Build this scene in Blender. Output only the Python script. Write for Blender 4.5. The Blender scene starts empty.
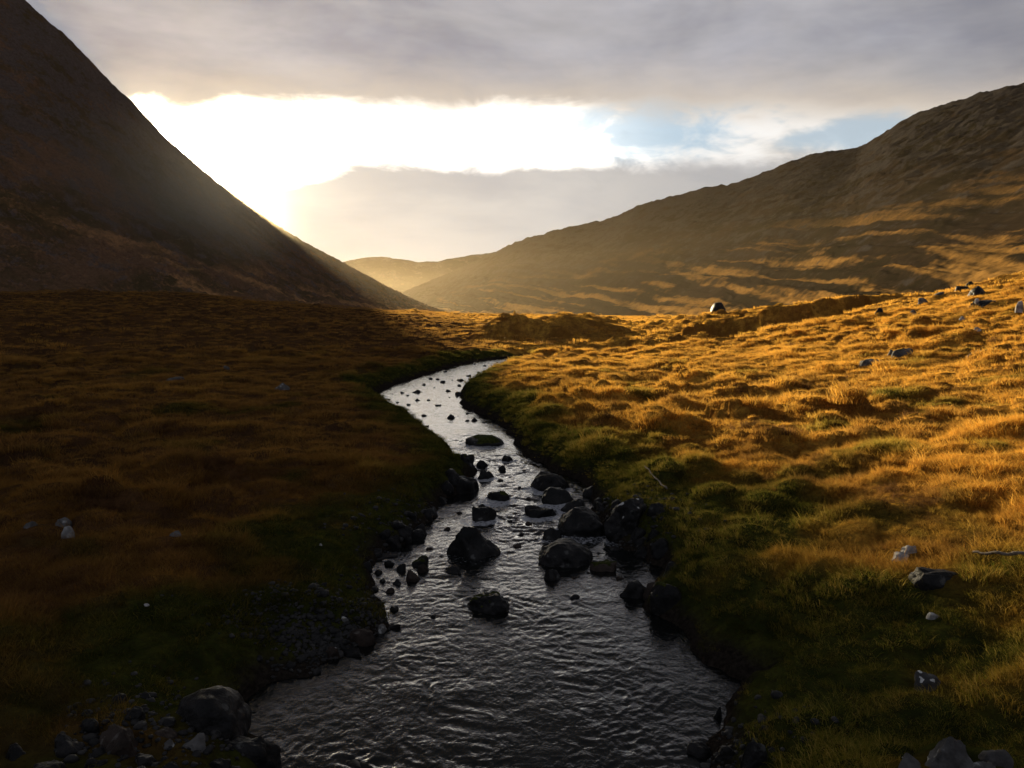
import bpy, bmesh, math, random
import numpy as np
from mathutils import Vector, noise as mnoise

R = math.radians
SC = bpy.context.scene
COL = SC.collection
rng = np.random.default_rng(7)
random.seed(7)

# ------------------------------------------------------------------ camera geometry
F_PX = 788.0
CAM = np.array([0.0, 0.0, 5.0])
HORIZON = 308.0
PITCH = math.atan((384 - HORIZON) / F_PX)
CP, SP = math.cos(PITCH), math.sin(PITCH)


def ray(px, py):
    dx = (px - 512.0) / F_PX
    dy = (384.0 - py) / F_PX
    return np.array([dx, CP + dy * SP, -SP + dy * CP])


def gy(px, py, Y):
    d = ray(px, py)
    return CAM + d * (Y / d[1])


def gz(px, py, z):
    d = ray(px, py)
    return CAM + d * ((z - CAM[2]) / d[2])


W_SLOPE = 0.010


def water_z(y):
    return W_SLOPE * np.clip(y, 0, 90)


def gw(px, py):
    """point of the water plane (slightly rising away) under a picture point"""
    d = ray(px, py)
    t = (0 - CAM[2]) / (d[2] - W_SLOPE * d[1])
    return CAM + d * t


# ------------------------------------------------------------------ numpy noise
def _h(ix, iy, seed):
    h = (ix.astype(np.int64) * 374761393 + iy.astype(np.int64) * 668265263 + seed * 1442695041) & 0xFFFFFFFF
    h = ((h ^ (h >> 13)) * 1274126177) & 0xFFFFFFFF
    h = (h ^ (h >> 16)) & 0xFFFFFFFF
    return h


def perlin(x, y, seed=0):
    x = np.asarray(x, float); y = np.asarray(y, float)
    x0 = np.floor(x); y0 = np.floor(y)
    fx = x - x0; fy = y - y0
    u = fx * fx * fx * (fx * (fx * 6 - 15) + 10)
    v = fy * fy * fy * (fy * (fy * 6 - 15) + 10)

    def g(ox, oy):
        a = _h(x0 + ox, y0 + oy, seed) * (2 * math.pi / 4294967296.0)
        return np.cos(a) * (fx - ox) + np.sin(a) * (fy - oy)
    n0 = g(0, 0) * (1 - u) + g(1, 0) * u
    n1 = g(0, 1) * (1 - u) + g(1, 1) * u
    return (n0 * (1 - v) + n1 * v) * 1.5


def fbm(x, y, octv=4, seed=0, gain=0.5, lac=2.03):
    s = 0; a = 1.0; f = 1.0; tot = 0
    for i in range(octv):
        s = s + a * perlin(x * f + 17.3 * i, y * f - 9.1 * i, seed + i * 31)
        tot += a; a *= gain; f *= lac
    return s / tot


def ridged(x, y, octv=4, seed=0):
    s = 0; a = 1.0; f = 1.0; tot = 0
    for i in range(octv):
        s = s + a * (1 - np.abs(perlin(x * f + 5.3 * i, y * f + 3.7 * i, seed + i * 13)) * 1.6)
        tot += a; a *= 0.5; f *= 2.07
    return s / tot


def worley(x, y, seed=0):
    x0 = np.floor(x); y0 = np.floor(y)
    best = np.full(np.shape(x), 9.0)
    cell = np.zeros(np.shape(x))
    for ox in (-1, 0, 1):
        for oy in (-1, 0, 1):
            hx = _h(x0 + ox, y0 + oy, seed) / 4294967296.0
            hy = _h(x0 + ox, y0 + oy, seed + 77) / 4294967296.0
            d = (x0 + ox + hx - x) ** 2 + (y0 + oy + hy - y) ** 2
            m = d < best
            cell = np.where(m, _h(x0 + ox, y0 + oy, seed + 154) / 4294967296.0, cell)
            best = np.where(m, d, best)
    return np.sqrt(best), cell


def sstep(a, b, x):
    t = np.clip((x - a) / (b - a), 0, 1)
    return t * t * (3 - 2 * t)


# ------------------------------------------------------------------ stream outline (left edge up, right edge down)
LEFT_E = [(300, 900), (285, 790), (262, 745), (240, 700), (262, 686), (310, 673), (345, 655), (372, 640), (392, 628), (384, 612),
          (373, 590), (370, 566), (386, 549), (412, 540), (432, 522), (446, 502), (470, 488), (474, 474), (462, 462),
          (447, 449), (430, 434), (414, 424), (398, 415), (376, 399), (377, 393), (393, 386), (412, 379), (432, 373), (455, 366),
          (474, 362), (500, 358.5), (540, 354.5), (580, 353.5), (620, 354), (660, 355), (700, 355), (740, 352)]
RIGHT_E = [(745, 358), (700, 360), (650, 360.5), (600, 359.5), (560, 359), (530, 360.5), (507, 364), (486, 376), (463, 388), (459, 397), (464, 408),
           (485, 416), (505, 428), (516, 442), (522, 455), (537, 463), (560, 474), (584, 486), (594, 506), (603, 530), (612, 546),
           (645, 556), (658, 570), (655, 590), (640, 604), (672, 632), (712, 656), (748, 681), (728, 694), (718, 706), (716, 735), (712, 790), (720, 900)]
POLY = np.array([gw(*p)[:2] for p in LEFT_E + RIGHT_E])


def stream_sd(x, y):
    """signed distance to the water's edge, negative in the water"""
    x = np.asarray(x, float); y = np.asarray(y, float)
    wx = x + 0.22 * perlin(x * 0.9, y * 0.9, 5) + 0.10 * perlin(x * 2.7, y * 2.7, 6)
    wy = y + 0.22 * perlin(x * 0.9, y * 0.9, 8) + 0.10 * perlin(x * 2.7, y * 2.7, 9)
    best = np.full(x.shape, 1e9)
    inside = np.zeros(x.shape, bool)
    n = len(POLY)
    for i in range(n):
        ax, ay = POLY[i]; bx, by = POLY[(i + 1) % n]
        ex, ey = bx - ax, by - ay
        L2 = ex * ex + ey * ey + 1e-9
        t = np.clip(((wx - ax) * ex + (wy - ay) * ey) / L2, 0, 1)
        d = (wx - ax - t * ex) ** 2 + (wy - ay - t * ey) ** 2
        best = np.minimum(best, d)
        c = (ay > wy) != (by > wy)
        if abs(ey) > 1e-9:
            inside ^= c & (wx < ax + (wy - ay) * ex / ey)
    d = np.sqrt(best)
    return np.where(inside, -d, d)


# ------------------------------------------------------------------ ground: thin plate spline through surveyed points
CTRL = [gz(0, 765, .8), gz(0, 650, .85), gz(150, 640, .75), gz(250, 600, .75), gz(330, 560, .75), gz(0, 530, 1.0), gz(200, 500, .95),
        gz(380, 480, .85), gz(0, 430, 1.15), gz(200, 430, 1.15), gz(350, 420, 1.05), gz(0, 370, 1.5), gz(250, 370, 1.45), gz(380, 375, 1.35),
        gz(0, 340, 2.0), gz(250, 340, 1.9), gz(420, 345, 1.7), gy(-300, 290, 190), gy(-100, 292, 215), gy(0, 292, 235), gy(110, 289, 245), gy(200, 295, 250), gy(300, 306, 255), gy(380, 315, 250),
        gy(455, 318, 170), gy(150, 308, 150), gy(0, 306, 130), gy(300, 316, 150),
        gz(760, 720, .65), gz(800, 640, .7), gz(1020, 765, 1.1), gz(1020, 650, 1.25), gz(1020, 560, 1.5), gz(850, 560, 1.0), gz(700, 560, .7),
        gz(1020, 450, 2.0), gz(850, 450, 1.4), gz(650, 450, .95), gy(1020, 350, 36), gy(1100, 345, 28), gy(850, 380, 33), gz(700, 400, 1.25),
        gz(560, 395, 1.15), gz(520, 372, 1.2), gz(600, 366, 1.45), gz(750, 361, 1.9), gy(1020, 269, 64), gy(1200, 225, 60), gy(960, 292, 68), gy(900, 305, 78), gy(800, 320, 92),
        gy(720, 322, 100), gy(640, 327, 108), gy(560, 326, 115), gz(520, 348, 1.2), gz(600, 348, 1.25), gz(480, 342, 1.4), gz(560, 343, 1.4), gz(690, 345, 1.45),
        gy(1024, 300, 120), gy(850, 325, 150), gy(700, 325, 170), gy(600, 322, 200),
        np.array([-30, -10, 1.2]), np.array([30, -10, 3.0]), np.array([-4, -6, 0.6]), np.array([5, -6, .8])]
CTRL = np.array(CTRL)


def _tps_fit(P):
    n = len(P)
    d = np.linalg.norm(P[:, None, :2] - P[None, :, :2], axis=2)
    K = np.where(d > 0, d * d * np.log(d + 1e-12), 0) + np.eye(n) * 0.8
    A = np.zeros((n + 3, n + 3))
    A[:n, :n] = K
    A[:n, n] = 1; A[:n, n + 1:] = P[:, :2]
    A[n, :n] = 1; A[n + 1:, :n] = P[:, :2].T
    b = np.zeros(n + 3); b[:n] = P[:, 2]
    return np.linalg.solve(A, b)


# the surface is fitted over log-polar coordinates so near detail and far shape both hold
def _lp(x, y):
    r = np.sqrt(x * x + (y + 6) ** 2)
    a = np.arctan2(x, y + 6)
    return np.log(r + 2.0) * 3.0, a * 3.0


_cu, _cv = _lp(CTRL[:, 0], CTRL[:, 1])
_CP = np.stack([_cu, _cv, CTRL[:, 2]], 1)
TPS = _tps_fit(_CP)


def base_z(x, y):
    u, v = _lp(x, y)
    s = TPS[len(_CP)] + TPS[len(_CP) + 1] * u + TPS[len(_CP) + 2] * v
    for i in range(len(_CP)):
        d2 = (u - _CP[i, 0]) ** 2 + (v - _CP[i, 1]) ** 2
        s = s + TPS[i] * 0.5 * d2 * np.log(d2 + 1e-12)
    r = np.sqrt(x * x + y * y)
    s = np.clip(s, -1, 14)
    back = sstep(4, -25, y)
    s = s * (1 - back) + 1.4 * back
    k = sstep(255, 420, r)
    return s * (1 - k) + (-8.0) * k


KN = [(gy(540, 340, 89), 6.4, 2.6, 1.9), (gy(596, 340, 92), 4.6, 2.6, 1.0), (gy(574, 330, 118), 6.5, 5.0, 1.7), (gy(503, 340, 88), 2.4, 2.2, 0.7)]


def tussock(x, y):
    d1, c1 = worley(x / 2.6 + 0.25 * perlin(x / 1.7, y / 1.7, 14), y / 2.0 + 0.25 * perlin(x / 1.7, y / 1.7, 15), 21)
    b1 = np.clip(1 - (d1 / 0.62) ** 2, 0, 1) * np.where(c1 > 0.5, c1, 0.12)
    d2, c2 = worley(x / 0.95 + 0.2 * perlin(x / .8, y / .8, 16), y / 0.8, 22)
    b2 = np.clip(1 - (d2 / 0.7) ** 2, 0, 1) * np.where(c2 > 0.45, c2, 0.2)
    d3, c3 = worley(x / 7.5 + 0.3 * perlin(x / 5, y / 5, 17), y / 5.0, 23)
    b3 = np.clip(1 - (d3 / 0.7) ** 2, 0, 1) * np.where(c3 > 0.45, c3, 0.1)
    return b1, b2, b3


def ground_z(x, y, sd=None):
    x = np.asarray(x, float); y = np.asarray(y, float)
    if sd is None:
        sd = stream_sd(x, y)
    zw = water_z(y)
    z = base_z(x, y)
    r = np.sqrt(x * x + y * y)
    # cut bank across the meander behind the meadow
    yb = 80 + 4 * np.sin(x * 0.13 + 1.0) + 3.0 * perlin(x * 0.11, y * 0.02, 41) + 0.9 * perlin(x * 0.5, y * 0.5, 42)
    cut = sstep(16, 21, x) * sstep(46, 33, x)
    z = z + cut * (1.45 * sstep(-0.3, 1.4, y - yb) * sstep(32, 6, y - yb) - 0.7 * sstep(-9, -0.5, y - yb) * sstep(1.2, 0, y - yb))
    for c, ax, ay, h in KN:
        wxx = x + 1.2 * perlin(x * .25, y * .25, 51); wyy = y + 0.8 * perlin(x * .3, y * .3, 52)
        dx = (wxx - c[0]) / ax; dy = (wyy - c[1]) / ay
        dy = np.where(dy < 0, dy * 1.25, dy * 0.4)
        d = dx * dx + dy * dy
        z = z + h * np.exp(-d ** 1.6)
    # rolling and tussocky surface
    amp = sstep(0.15, 2.2, sd) * sstep(900, 200, r)
    left = sstep(0, -3, x - (-1.0))
    z = z + amp * 0.25 * fbm(x / 9.0, y / 9.0, 3, 11)
    z = z + 2.2 * sstep(80, 200, r) * sstep(-12, -45, x) * (fbm(x / 38.0, y / 30.0, 3, 13) + 0.15)
    b1, b2, b3 = tussock(x, y)
    hm = 0.45 + 0.55 * sstep(-0.2, 0.35, fbm(x / 14, y / 14, 2, 61))
    far = sstep(20, 70, r)
    z = z + amp * (1 - 0.12 * left) * hm * ((b1 - 0.2) * (0.52 + 0.1 * far) + (b2 - 0.25) * 0.46 + (b3 - 0.2) * (0.20 + 0.35 * far))
    z = z + amp * 0.05 * fbm(x / 0.35, y / 0.35, 2, 31) * sstep(60, 25, r)
    # banks
    gravel = np.exp(-(((x - GRAV[0]) / 0.95) ** 2 + ((y - GRAV[1]) / 0.55) ** 2) ** 2)
    w = 1.25 + 0.55 * perlin(x * 0.6, y * 0.6, 71) + 2.0 * gravel + 0.6 * sstep(30, 70, r)
    k = np.clip(sd / w + 0.04, 0, 1) ; k = 1 - (1 - k) ** 2.2
    bank = zw - 0.06 + (z - zw + 0.06) * k
    nz = fbm(x / 0.5, y / 0.5, 3, 33)
    bank = bank + 0.10 * nz * sstep(0, 0.3, sd) * sstep(3, .6, sd)
    bed = zw - 0.08 - 0.42 * sstep(0, 1.4, -sd) + 0.06 * nz
    return np.where(sd > 0, bank, np.minimum(bed, bank))


GRAV = gw(325, 650)[:2]


def hit_ground(px, py, tmin=4.0, tmax=320.0):
    d = ray(px, py)
    t = np.geomspace(tmin, tmax, 900)
    P = CAM[None] + d[None] * t[:, None]
    g = np.maximum(ground_z(P[:, 0], P[:, 1]), np.where(P[:, 1] < 100, -9, -9))
    below = P[:, 2] < g
    i = int(np.argmax(below)) if below.any() else len(t) - 1
    p = P[i].copy(); p[2] = g[i]
    return p


# ------------------------------------------------------------------ mesh helper
def grid_mesh(name, X, Y, Z, keep=None, attrs=None, wrap=False):
    nr, na = X.shape
    co = np.stack([X, Y, Z], -1).reshape(-1, 3)
    idx = np.arange(nr * na).reshape(nr, na)
    a = idx[:-1, :-1]; b = idx[:-1, 1:]; c = idx[1:, 1:]; d = idx[1:, :-1]
    quads = np.stack([a, d, c, b], -1).reshape(-1, 4)
    if wrap:
        a = idx[:-1, -1]; b = idx[:-1, 0]; c = idx[1:, 0]; d = idx[1:, -1]
        quads = np.concatenate([quads, np.stack([a, d, c, b], -1)])
    if keep is not None:
        kf = keep.reshape(-1)
        quads = quads[kf[quads].any(1)]
        used = np.unique(quads)
        remap = np.full(len(co), -1); remap[used] = np.arange(len(used))
        quads = remap[quads]; co = co[used]
        if attrs:
            attrs = {k: v.reshape(-1)[used] for k, v in attrs.items()}
    me = raw_mesh(name, co, quads)
    for k, v in (attrs or {}).items():
        at = me.attributes.new(k, 'FLOAT', 'POINT')
        at.data.foreach_set('value', np.ascontiguousarray(v.reshape(-1), np.float32))
    return me


def raw_mesh(name, co, faces, smooth=True):
    me = bpy.data.meshes.new(name)
    faces = np.asarray(faces)
    n = faces.shape[1]
    me.vertices.add(len(co)); me.vertices.foreach_set('co', np.ascontiguousarray(co, np.float32).ravel())
    me.loops.add(faces.size); me.loops.foreach_set('vertex_index', np.ascontiguousarray(faces, np.int32).ravel())
    me.polygons.add(len(faces)); me.polygons.foreach_set('loop_start', np.arange(0, faces.size, n, dtype=np.int32))
    if smooth:
        me.polygons.foreach_set('use_smooth', np.ones(len(faces), bool))
    me.update(); me.validate()
    return me


def link(name, me, mat=None, parent=None, **props):
    o = bpy.data.objects.new(name, me)
    COL.objects.link(o)
    if mat is not None:
        me.materials.clear(); me.materials.append(mat)
    if parent is not None:
        o.parent = parent
    for k, v in props.items():
        o[k] = v
    return o


# ------------------------------------------------------------------ node helper: expressions become math nodes
class N:
    def __init__(s, tree, sock):
        s.t = tree; s.s = sock

    def _m(s, op, *o, clamp=False):
        n = s.t.nodes.new('ShaderNodeMath'); n.operation = op; n.use_clamp = clamp
        for i, v in enumerate((s,) + o):
            if isinstance(v, N):
                s.t.links.new(v.s, n.inputs[i])
            else:
                n.inputs[i].default_value = v
        return N(s.t, n.outputs[0])

    def __add__(s, o): return s._m('ADD', o)
    __radd__ = __add__
    def __mul__(s, o): return s._m('MULTIPLY', o)
    __rmul__ = __mul__
    def __sub__(s, o): return s._m('SUBTRACT', o)
    def __rsub__(s, o): return (s * -1.0) + o
    def __truediv__(s, o): return s._m('DIVIDE', o)
    def fn(s, op, *o): return s._m(op, *o)

    def step(s, a, b):
        """smoothstep"""
        n = s.t.nodes.new('ShaderNodeMapRange'); n.interpolation_type = 'SMOOTHSTEP'
        flip = a > b
        s.t.links.new(s.s, n.inputs['Value'])
        n.inputs['From Min'].default_value = min(a, b); n.inputs['From Max'].default_value = max(a, b)
        n.inputs['To Min'].default_value = 1.0 if flip else 0.0; n.inputs['To Max'].default_value = 0.0 if flip else 1.0
        return N(s.t, n.outputs[0])


def val(tree, v):
    n = tree.nodes.new('ShaderNodeValue'); n.outputs[0].default_value = v
    return N(tree, n.outputs[0])


def xyz(tree, x, y, z):
    n = tree.nodes.new('ShaderNodeCombineXYZ')
    for i, v in enumerate((x, y, z)):
        if isinstance(v, N):
            tree.links.new(v.s, n.inputs[i])
        else:
            n.inputs[i].default_value = v
    return n.outputs[0]


def noise_n(tree, vec, scale=1.0, detail=4.0, rough=0.5, dist=0.0):
    n = tree.nodes.new('ShaderNodeTexNoise')
    n.inputs['Scale'].default_value = scale; n.inputs['Detail'].default_value = detail
    n.inputs['Roughness'].default_value = rough; n.inputs['Distortion'].default_value = dist
    if vec is not None:
        tree.links.new(vec, n.inputs['Vector'])
    return N(tree, n.outputs[0])


def mixc(tree, fac, a, b):
    n = tree.nodes.new('ShaderNodeMix'); n.data_type = 'RGBA'
    for sock, v in ((n.inputs[0], fac), (n.inputs[6], a), (n.inputs[7], b)):
        if isinstance(v, N):
            tree.links.new(v.s, sock)
        elif isinstance(v, (int, float)):
            sock.default_value = v
        elif isinstance(v, (tuple, list)):
            sock.default_value = (*v, 1.0)
        else:
            tree.links.new(v, sock)
    return n.outputs[2]


def vop(tree, op, a, b):
    n = tree.nodes.new('ShaderNodeVectorMath'); n.operation = op
    for i, v in enumerate((a, b)):
        sock = n.inputs[i]
        if op == 'SCALE' and i == 1:
            sock = n.inputs['Scale']
        if isinstance(v, N):
            tree.links.new(v.s, sock)
        elif isinstance(v, (tuple, list, int, float)):
            sock.default_value = v
        else:
            tree.links.new(v, sock)
    return n.outputs['Value'] if op in ('DOT_PRODUCT', 'LENGTH') else n.outputs['Vector']


def new_mat(name):
    m = bpy.data.materials.new(name); m.use_nodes = True
    t = m.node_tree; t.nodes.clear()
    out = t.nodes.new('ShaderNodeOutputMaterial')
    return m, t, out


def geom_pos(t):
    return t.nodes.new('ShaderNodeNewGeometry').outputs['Position']


def attr(t, name, kind='GEOMETRY'):
    n = t.nodes.new('ShaderNodeAttribute'); n.attribute_name = name; n.attribute_type = kind
    return N(t, n.outputs['Fac'])


def principled(t, out, color, rough=0.9, spec=0.3, bump=None, bump_d=0.05, bump_s=1.0):
    p = t.nodes.new('ShaderNodeBsdfPrincipled')
    for nm, v in (('Base Color', color), ('Roughness', rough), ('Specular IOR Level', spec)):
        if isinstance(v, N):
            t.links.new(v.s, p.inputs[nm])
        elif isinstance(v, (tuple, list)):
            p.inputs[nm].default_value = (*v, 1)
        elif isinstance(v, (int, float)):
            p.inputs[nm].default_value = v
        else:
            t.links.new(v, p.inputs[nm])
    if bump is not None:
        b = t.nodes.new('ShaderNodeBump'); b.inputs['Distance'].default_value = bump_d; b.inputs['Strength'].default_value = bump_s
        t.links.new(bump.s, b.inputs['Height']); t.links.new(b.outputs[0], p.inputs['Normal'])
    t.links.new(p.outputs[0], out.inputs['Surface'])
    return p


# ------------------------------------------------------------------ materials
def make_ground_mat():
    m, t, out = new_mat('moor_ground')
    pos = geom_pos(t)
    west = attr(t, 'west')
    sd = attr(t, 'edge'); green = attr(t, 'green')
    n1 = noise_n(t, pos, 0.35, 5, 0.6)
    n2 = noise_n(t, pos, 2.3, 6, 0.65)
    n3 = noise_n(t, pos, 14.0, 4, 0.7)
    gold = mixc(t, n1.step(0.35, 0.65), (0.22, 0.10, 0.018), (0.62, 0.33, 0.05))
    gold = mixc(t, n2.step(0.35, 0.7), gold, (0.20, 0.085, 0.018))
    gold = mixc(t, west, gold, mixc(t, n1.step(0.35, 0.65), (0.06, 0.030, 0.014), (0.12, 0.058, 0.022)))  # left moor: red-brown, with the hill's shade put into the tone
    gr = mixc(t, n2.step(0.35, 0.7), (0.020, 0.026, 0.006), (0.060, 0.062, 0.012))
    c = mixc(t, green, gold, gr)
    c = mixc(t, n3.step(0.62, 0.30) * 0.55, c, (0.022, 0.014, 0.007))
    peat = mixc(t, n3.step(0.3, 0.7), (0.012, 0.009, 0.007), (0.035, 0.028, 0.022))
    c = mixc(t, (sd + (n2 - 0.5) * 0.5).step(0.42, 0.10), c, peat)
    principled(t, out, c, 1.0, 0.0, n2 * 0.6 + n3 * 0.4, 0.12, 0.8)
    return m


def make_blade_mat(name, cols, transl=0.72):
    m, t, out = new_mat(name)
    tint = attr(t, 'tint', 'INSTANCER'); gv = attr(t, 'gv', 'INSTANCER')
    h = attr(t, 'h'); br = attr(t, 'br')
    a = mixc(t, gv, cols[0], cols[1])
    b = mixc(t, gv, cols[2], cols[3])
    c = mixc(t, tint, a, b)
    c = mixc(t, br.step(0.3, 1.0) * (gv * 0.6 + 0.02), c, (0.95, 0.62, 0.17) if 'moor' in name else (0.16, 0.13, 0.03))
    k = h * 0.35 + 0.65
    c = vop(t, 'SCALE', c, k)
    d = t.nodes.new('ShaderNodeBsdfDiffuse'); t.links.new(c, d.inputs['Color'])
    tr = t.nodes.new('ShaderNodeBsdfTranslucent'); t.links.new(c, tr.inputs['Color'])
    mx = t.nodes.new('ShaderNodeMixShader'); mx.inputs[0].default_value = transl
    t.links.new(d.outputs[0], mx.inputs[1]); t.links.new(tr.outputs[0], mx.inputs[2])
    t.links.new(mx.outputs[0], out.inputs['Surface'])
    return m


def make_rock_mat(name, dark, light, speck=None, rough=0.6, lichen=0.0, spec=0.12):
    m, t, out = new_mat(name)
    tc = t.nodes.new('ShaderNodeTexCoord').outputs['Object']
    oi = t.nodes.new('ShaderNodeObjectInfo')
    off = vop(t, 'SCALE', xyz(t, N(t, oi.outputs['Random']), N(t, oi.outputs['Random']), 0.3), 37.0)
    v = vop(t, 'ADD', tc, off)
    n1 = noise_n(t, v, 2.2, 6, 0.65); n2 = noise_n(t, v, 9.0, 6, 0.7); n3 = noise_n(t, v, 34.0, 3, 0.6)
    c = mixc(t, n1.step(0.35, 0.68), dark, light)
    c = mixc(t, n2.step(0.55, 0.75) * 0.6, c, tuple(x * 0.45 for x in dark))
    if lichen:
        vo = t.nodes.new('ShaderNodeTexVoronoi'); vo.inputs['Scale'].default_value = 5.0
        t.links.new(vop(t, 'ADD', v, vop(t, 'SCALE', xyz(t, n2, n1, n2), 0.25)), vo.inputs['Vector'])
        vd = N(t, vo.outputs['Distance'])
        lk = (vd + (n2 - 0.5) * 0.5).step(0.26, 0.16) * n1.step(0.45, 0.6) * lichen
        c = mixc(t, lk, c, speck)
    principled(t, out, c, (n2.step(0.3, 0.7) * 0.25 + rough - 0.1), spec, n1 * 0.5 + n2 * 0.35 + n3 * 0.15, 0.07, 0.9)
    return m


def make_simple_mat(name, a, b, scale, rough=0.95, bump=0.04):
    m, t, out = new_mat(name)
    pos = geom_pos(t)
    n1 = noise_n(t, pos, scale, 6, 0.7); n2 = noise_n(t, pos, scale * 7, 4, 0.7)
    c = mixc(t, n1.step(0.35, 0.65), a, b)
    c = mixc(t, n2.step(0.6, 0.35) * 0.5, c, tuple(x * 0.4 for x in a))
    principled(t, out, c, rough, 0.15, n1 * 0.5 + n2 * 0.5, bump, 1.0)
    return m


def make_water_mat():
    m, t, out = new_mat('stream_water')
    pos = geom_pos(t)
    ch = attr(t, 'chop')
    mp = t.nodes.new('ShaderNodeMapping'); mp.inputs['Scale'].default_value = (1.0, 0.75, 1.0)
    t.links.new(pos, mp.inputs['Vector'])
    n0 = noise_n(t, mp.outputs[0], 1.7, 2, 0.5, 0.5)
    n1 = noise_n(t, mp.outputs[0], 6.0, 3, 0.55, 0.8)
    n2 = noise_n(t, mp.outputs[0], 19.0, 3, 0.6, 0.6)
    foam = attr(t, 'foam')
    n3 = noise_n(t, pos, 14.0, 5, 0.7)
    fk = (foam + (n3 - 0.5) * 1.3).step(0.50, 0.90)
    c = mixc(t, fk, (0.006, 0.0065, 0.006), (0.45, 0.45, 0.47))
    p = principled(t, out, c, fk * 0.5 + 0.02, 0.5, n0 * 0.5 + n1 * 0.42 + n2 * 0.16, 0.05, 0.6)
    p.inputs['IOR'].default_value = 1.52
    return m


def make_hill_mat(name, base, grass, rock, k_rock, scale, crag_lo, bump=0.3):
    m, t, out = new_mat(name)
    g = t.nodes.new('ShaderNodeNewGeometry')
    pos = g.outputs['Position']
    up = attr(t, 'up'); streak = attr(t, 'streak')
    n1 = noise_n(t, pos, scale, 6, 0.62); n2 = noise_n(t, pos, scale * 6, 6, 0.7); n3 = noise_n(t, pos, scale * 30, 4, 0.7)
    c = mixc(t, n1.step(0.40, 0.60), base, (base[0] * 0.5, base[1] * 0.62, base[2] * 0.5))
    c = mixc(t, (n2 + (n3 - 0.5) * 0.6).step(0.5, 0.68) * 0.8, c, (base[0] * 1.6, base[1] * 1.35, base[2] * 1.1))
    c = mixc(t, (streak + (n2 - 0.5) * 0.9).step(0.48, 0.85) * (up + (n1 - 0.5) * 0.5).step(0.60, 0.18), c, grass)
    rk = (n2 + (up - 0.5) * 0.3 + (streak - 0.5) * -0.15).step(crag_lo, crag_lo + 0.12) * k_rock
    c = mixc(t, rk, c, rock)
    c = mixc(t, n3.step(0.6, 0.3) * 0.5, c, tuple(x * 0.35 for x in base))
    principled(t, out, c, 1.0, 0.0, n2 * 0.5 + n3 * 0.5, 2.5, bump)
    return m


M_GROUND = make_ground_mat()
M_MOOR = make_blade_mat('moor_blades', [(0.165, 0.082, 0.036), (0.95, 0.475, 0.066), (0.040, 0.056, 0.010), (0.21, 0.225, 0.028)])
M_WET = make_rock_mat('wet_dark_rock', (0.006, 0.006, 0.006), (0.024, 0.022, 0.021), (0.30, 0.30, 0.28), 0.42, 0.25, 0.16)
M_GREY = make_rock_mat('grey_rock', (0.055, 0.052, 0.050), (0.16, 0.153, 0.145), (0.55, 0.55, 0.52), 0.75, 0.9)
M_PALE = make_rock_mat('pale_rock', (0.15, 0.145, 0.14), (0.58, 0.56, 0.53), (0.8, 0.8, 0.78), 0.8, 0.7)
M_BROWN = make_rock_mat('brown_rock', (0.022, 0.016, 0.013), (0.060, 0.045, 0.036), (0.3, 0.28, 0.25), 0.7, 0.3)
M_MOSS = make_simple_mat('moss', (0.022, 0.030, 0.006), (0.075, 0.080, 0.014), 9.0, 0.98, 0.05)
M_LICHEN = make_simple_mat('white_lichen', (0.45, 0.45, 0.43), (0.78, 0.78, 0.75), 11.0, 0.95, 0.01)
M_WOOD = make_simple_mat('weathered_wood', (0.14, 0.11, 0.085), (0.30, 0.25, 0.20), 20.0, 0.85, 0.01)
M_WATER = make_water_mat()

# ------------------------------------------------------------------ ground sheet (one sheet, finest in front)
az = np.concatenate([np.linspace(-44, 44, 1050), np.linspace(45, 315, 120)]) * math.pi / 180
rr = np.concatenate([[0.0, 1.0, 2.0, 3.0], np.geomspace(3.6, 40, 430), np.geomspace(40.4, 210, 270), np.geomspace(216, 7000, 46)])
RR, AA = np.meshgrid(rr, az, indexing='ij')
GX = RR * np.sin(AA); GY = RR * np.cos(AA)
GSD = stream_sd(GX, GY)
GZ = ground_z(GX, GY, GSD)


def west_amount(x, y, sd):  # mask of the left moor, browner and darkened for the hill's shade
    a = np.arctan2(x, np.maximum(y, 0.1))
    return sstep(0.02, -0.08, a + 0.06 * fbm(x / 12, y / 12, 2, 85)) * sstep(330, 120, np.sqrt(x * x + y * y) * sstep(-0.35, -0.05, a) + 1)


def green_amount(x, y, sd):
    r = np.sqrt(x * x + y * y)
    right = x > (-1.2 + 0.0 * y)
    wr = np.where(right, 2.6 + 2.4 * sstep(30, 10, r) - 1.2 * sstep(35, 60, r), 2.4 + 1.5 * sstep(20, 8, r))
    wr = wr * np.where(r > 70, 0.2, 1)
    n = fbm(x / 2.2, y / 2.2, 3, 81)
    g = sstep(1.15, 0.35, sd / wr + 0.75 * n)
    g2 = 0.75 * sstep(0.16, 0.45, fbm(x / 3.7, y / 2.8, 3, 83)) * sstep(80, 25, r)
    near = 0.5 * sstep(13, 7, r) * sstep(-0.35, 0.3, fbm(x / 1.6, y / 1.6, 2, 87))
    return np.clip(np.maximum(np.maximum(g, g2), near), 0, 1)


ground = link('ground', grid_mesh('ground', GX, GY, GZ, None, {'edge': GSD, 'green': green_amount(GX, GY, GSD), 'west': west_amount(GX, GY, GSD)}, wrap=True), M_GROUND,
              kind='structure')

# ------------------------------------------------------------------ rocks data first: water needs to know them
ROCKS = []   # (px, py_base, w, h, where, material, label, group, options)


def rk(px, py, w, h, where, mat, label, group=None, **o):
    ROCKS.append((px, py + h / 2.0, w, h, where, mat, label, group, o))


WET, GREY, PALE, BROWN = M_WET, M_GREY, M_PALE, M_BROWN
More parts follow.
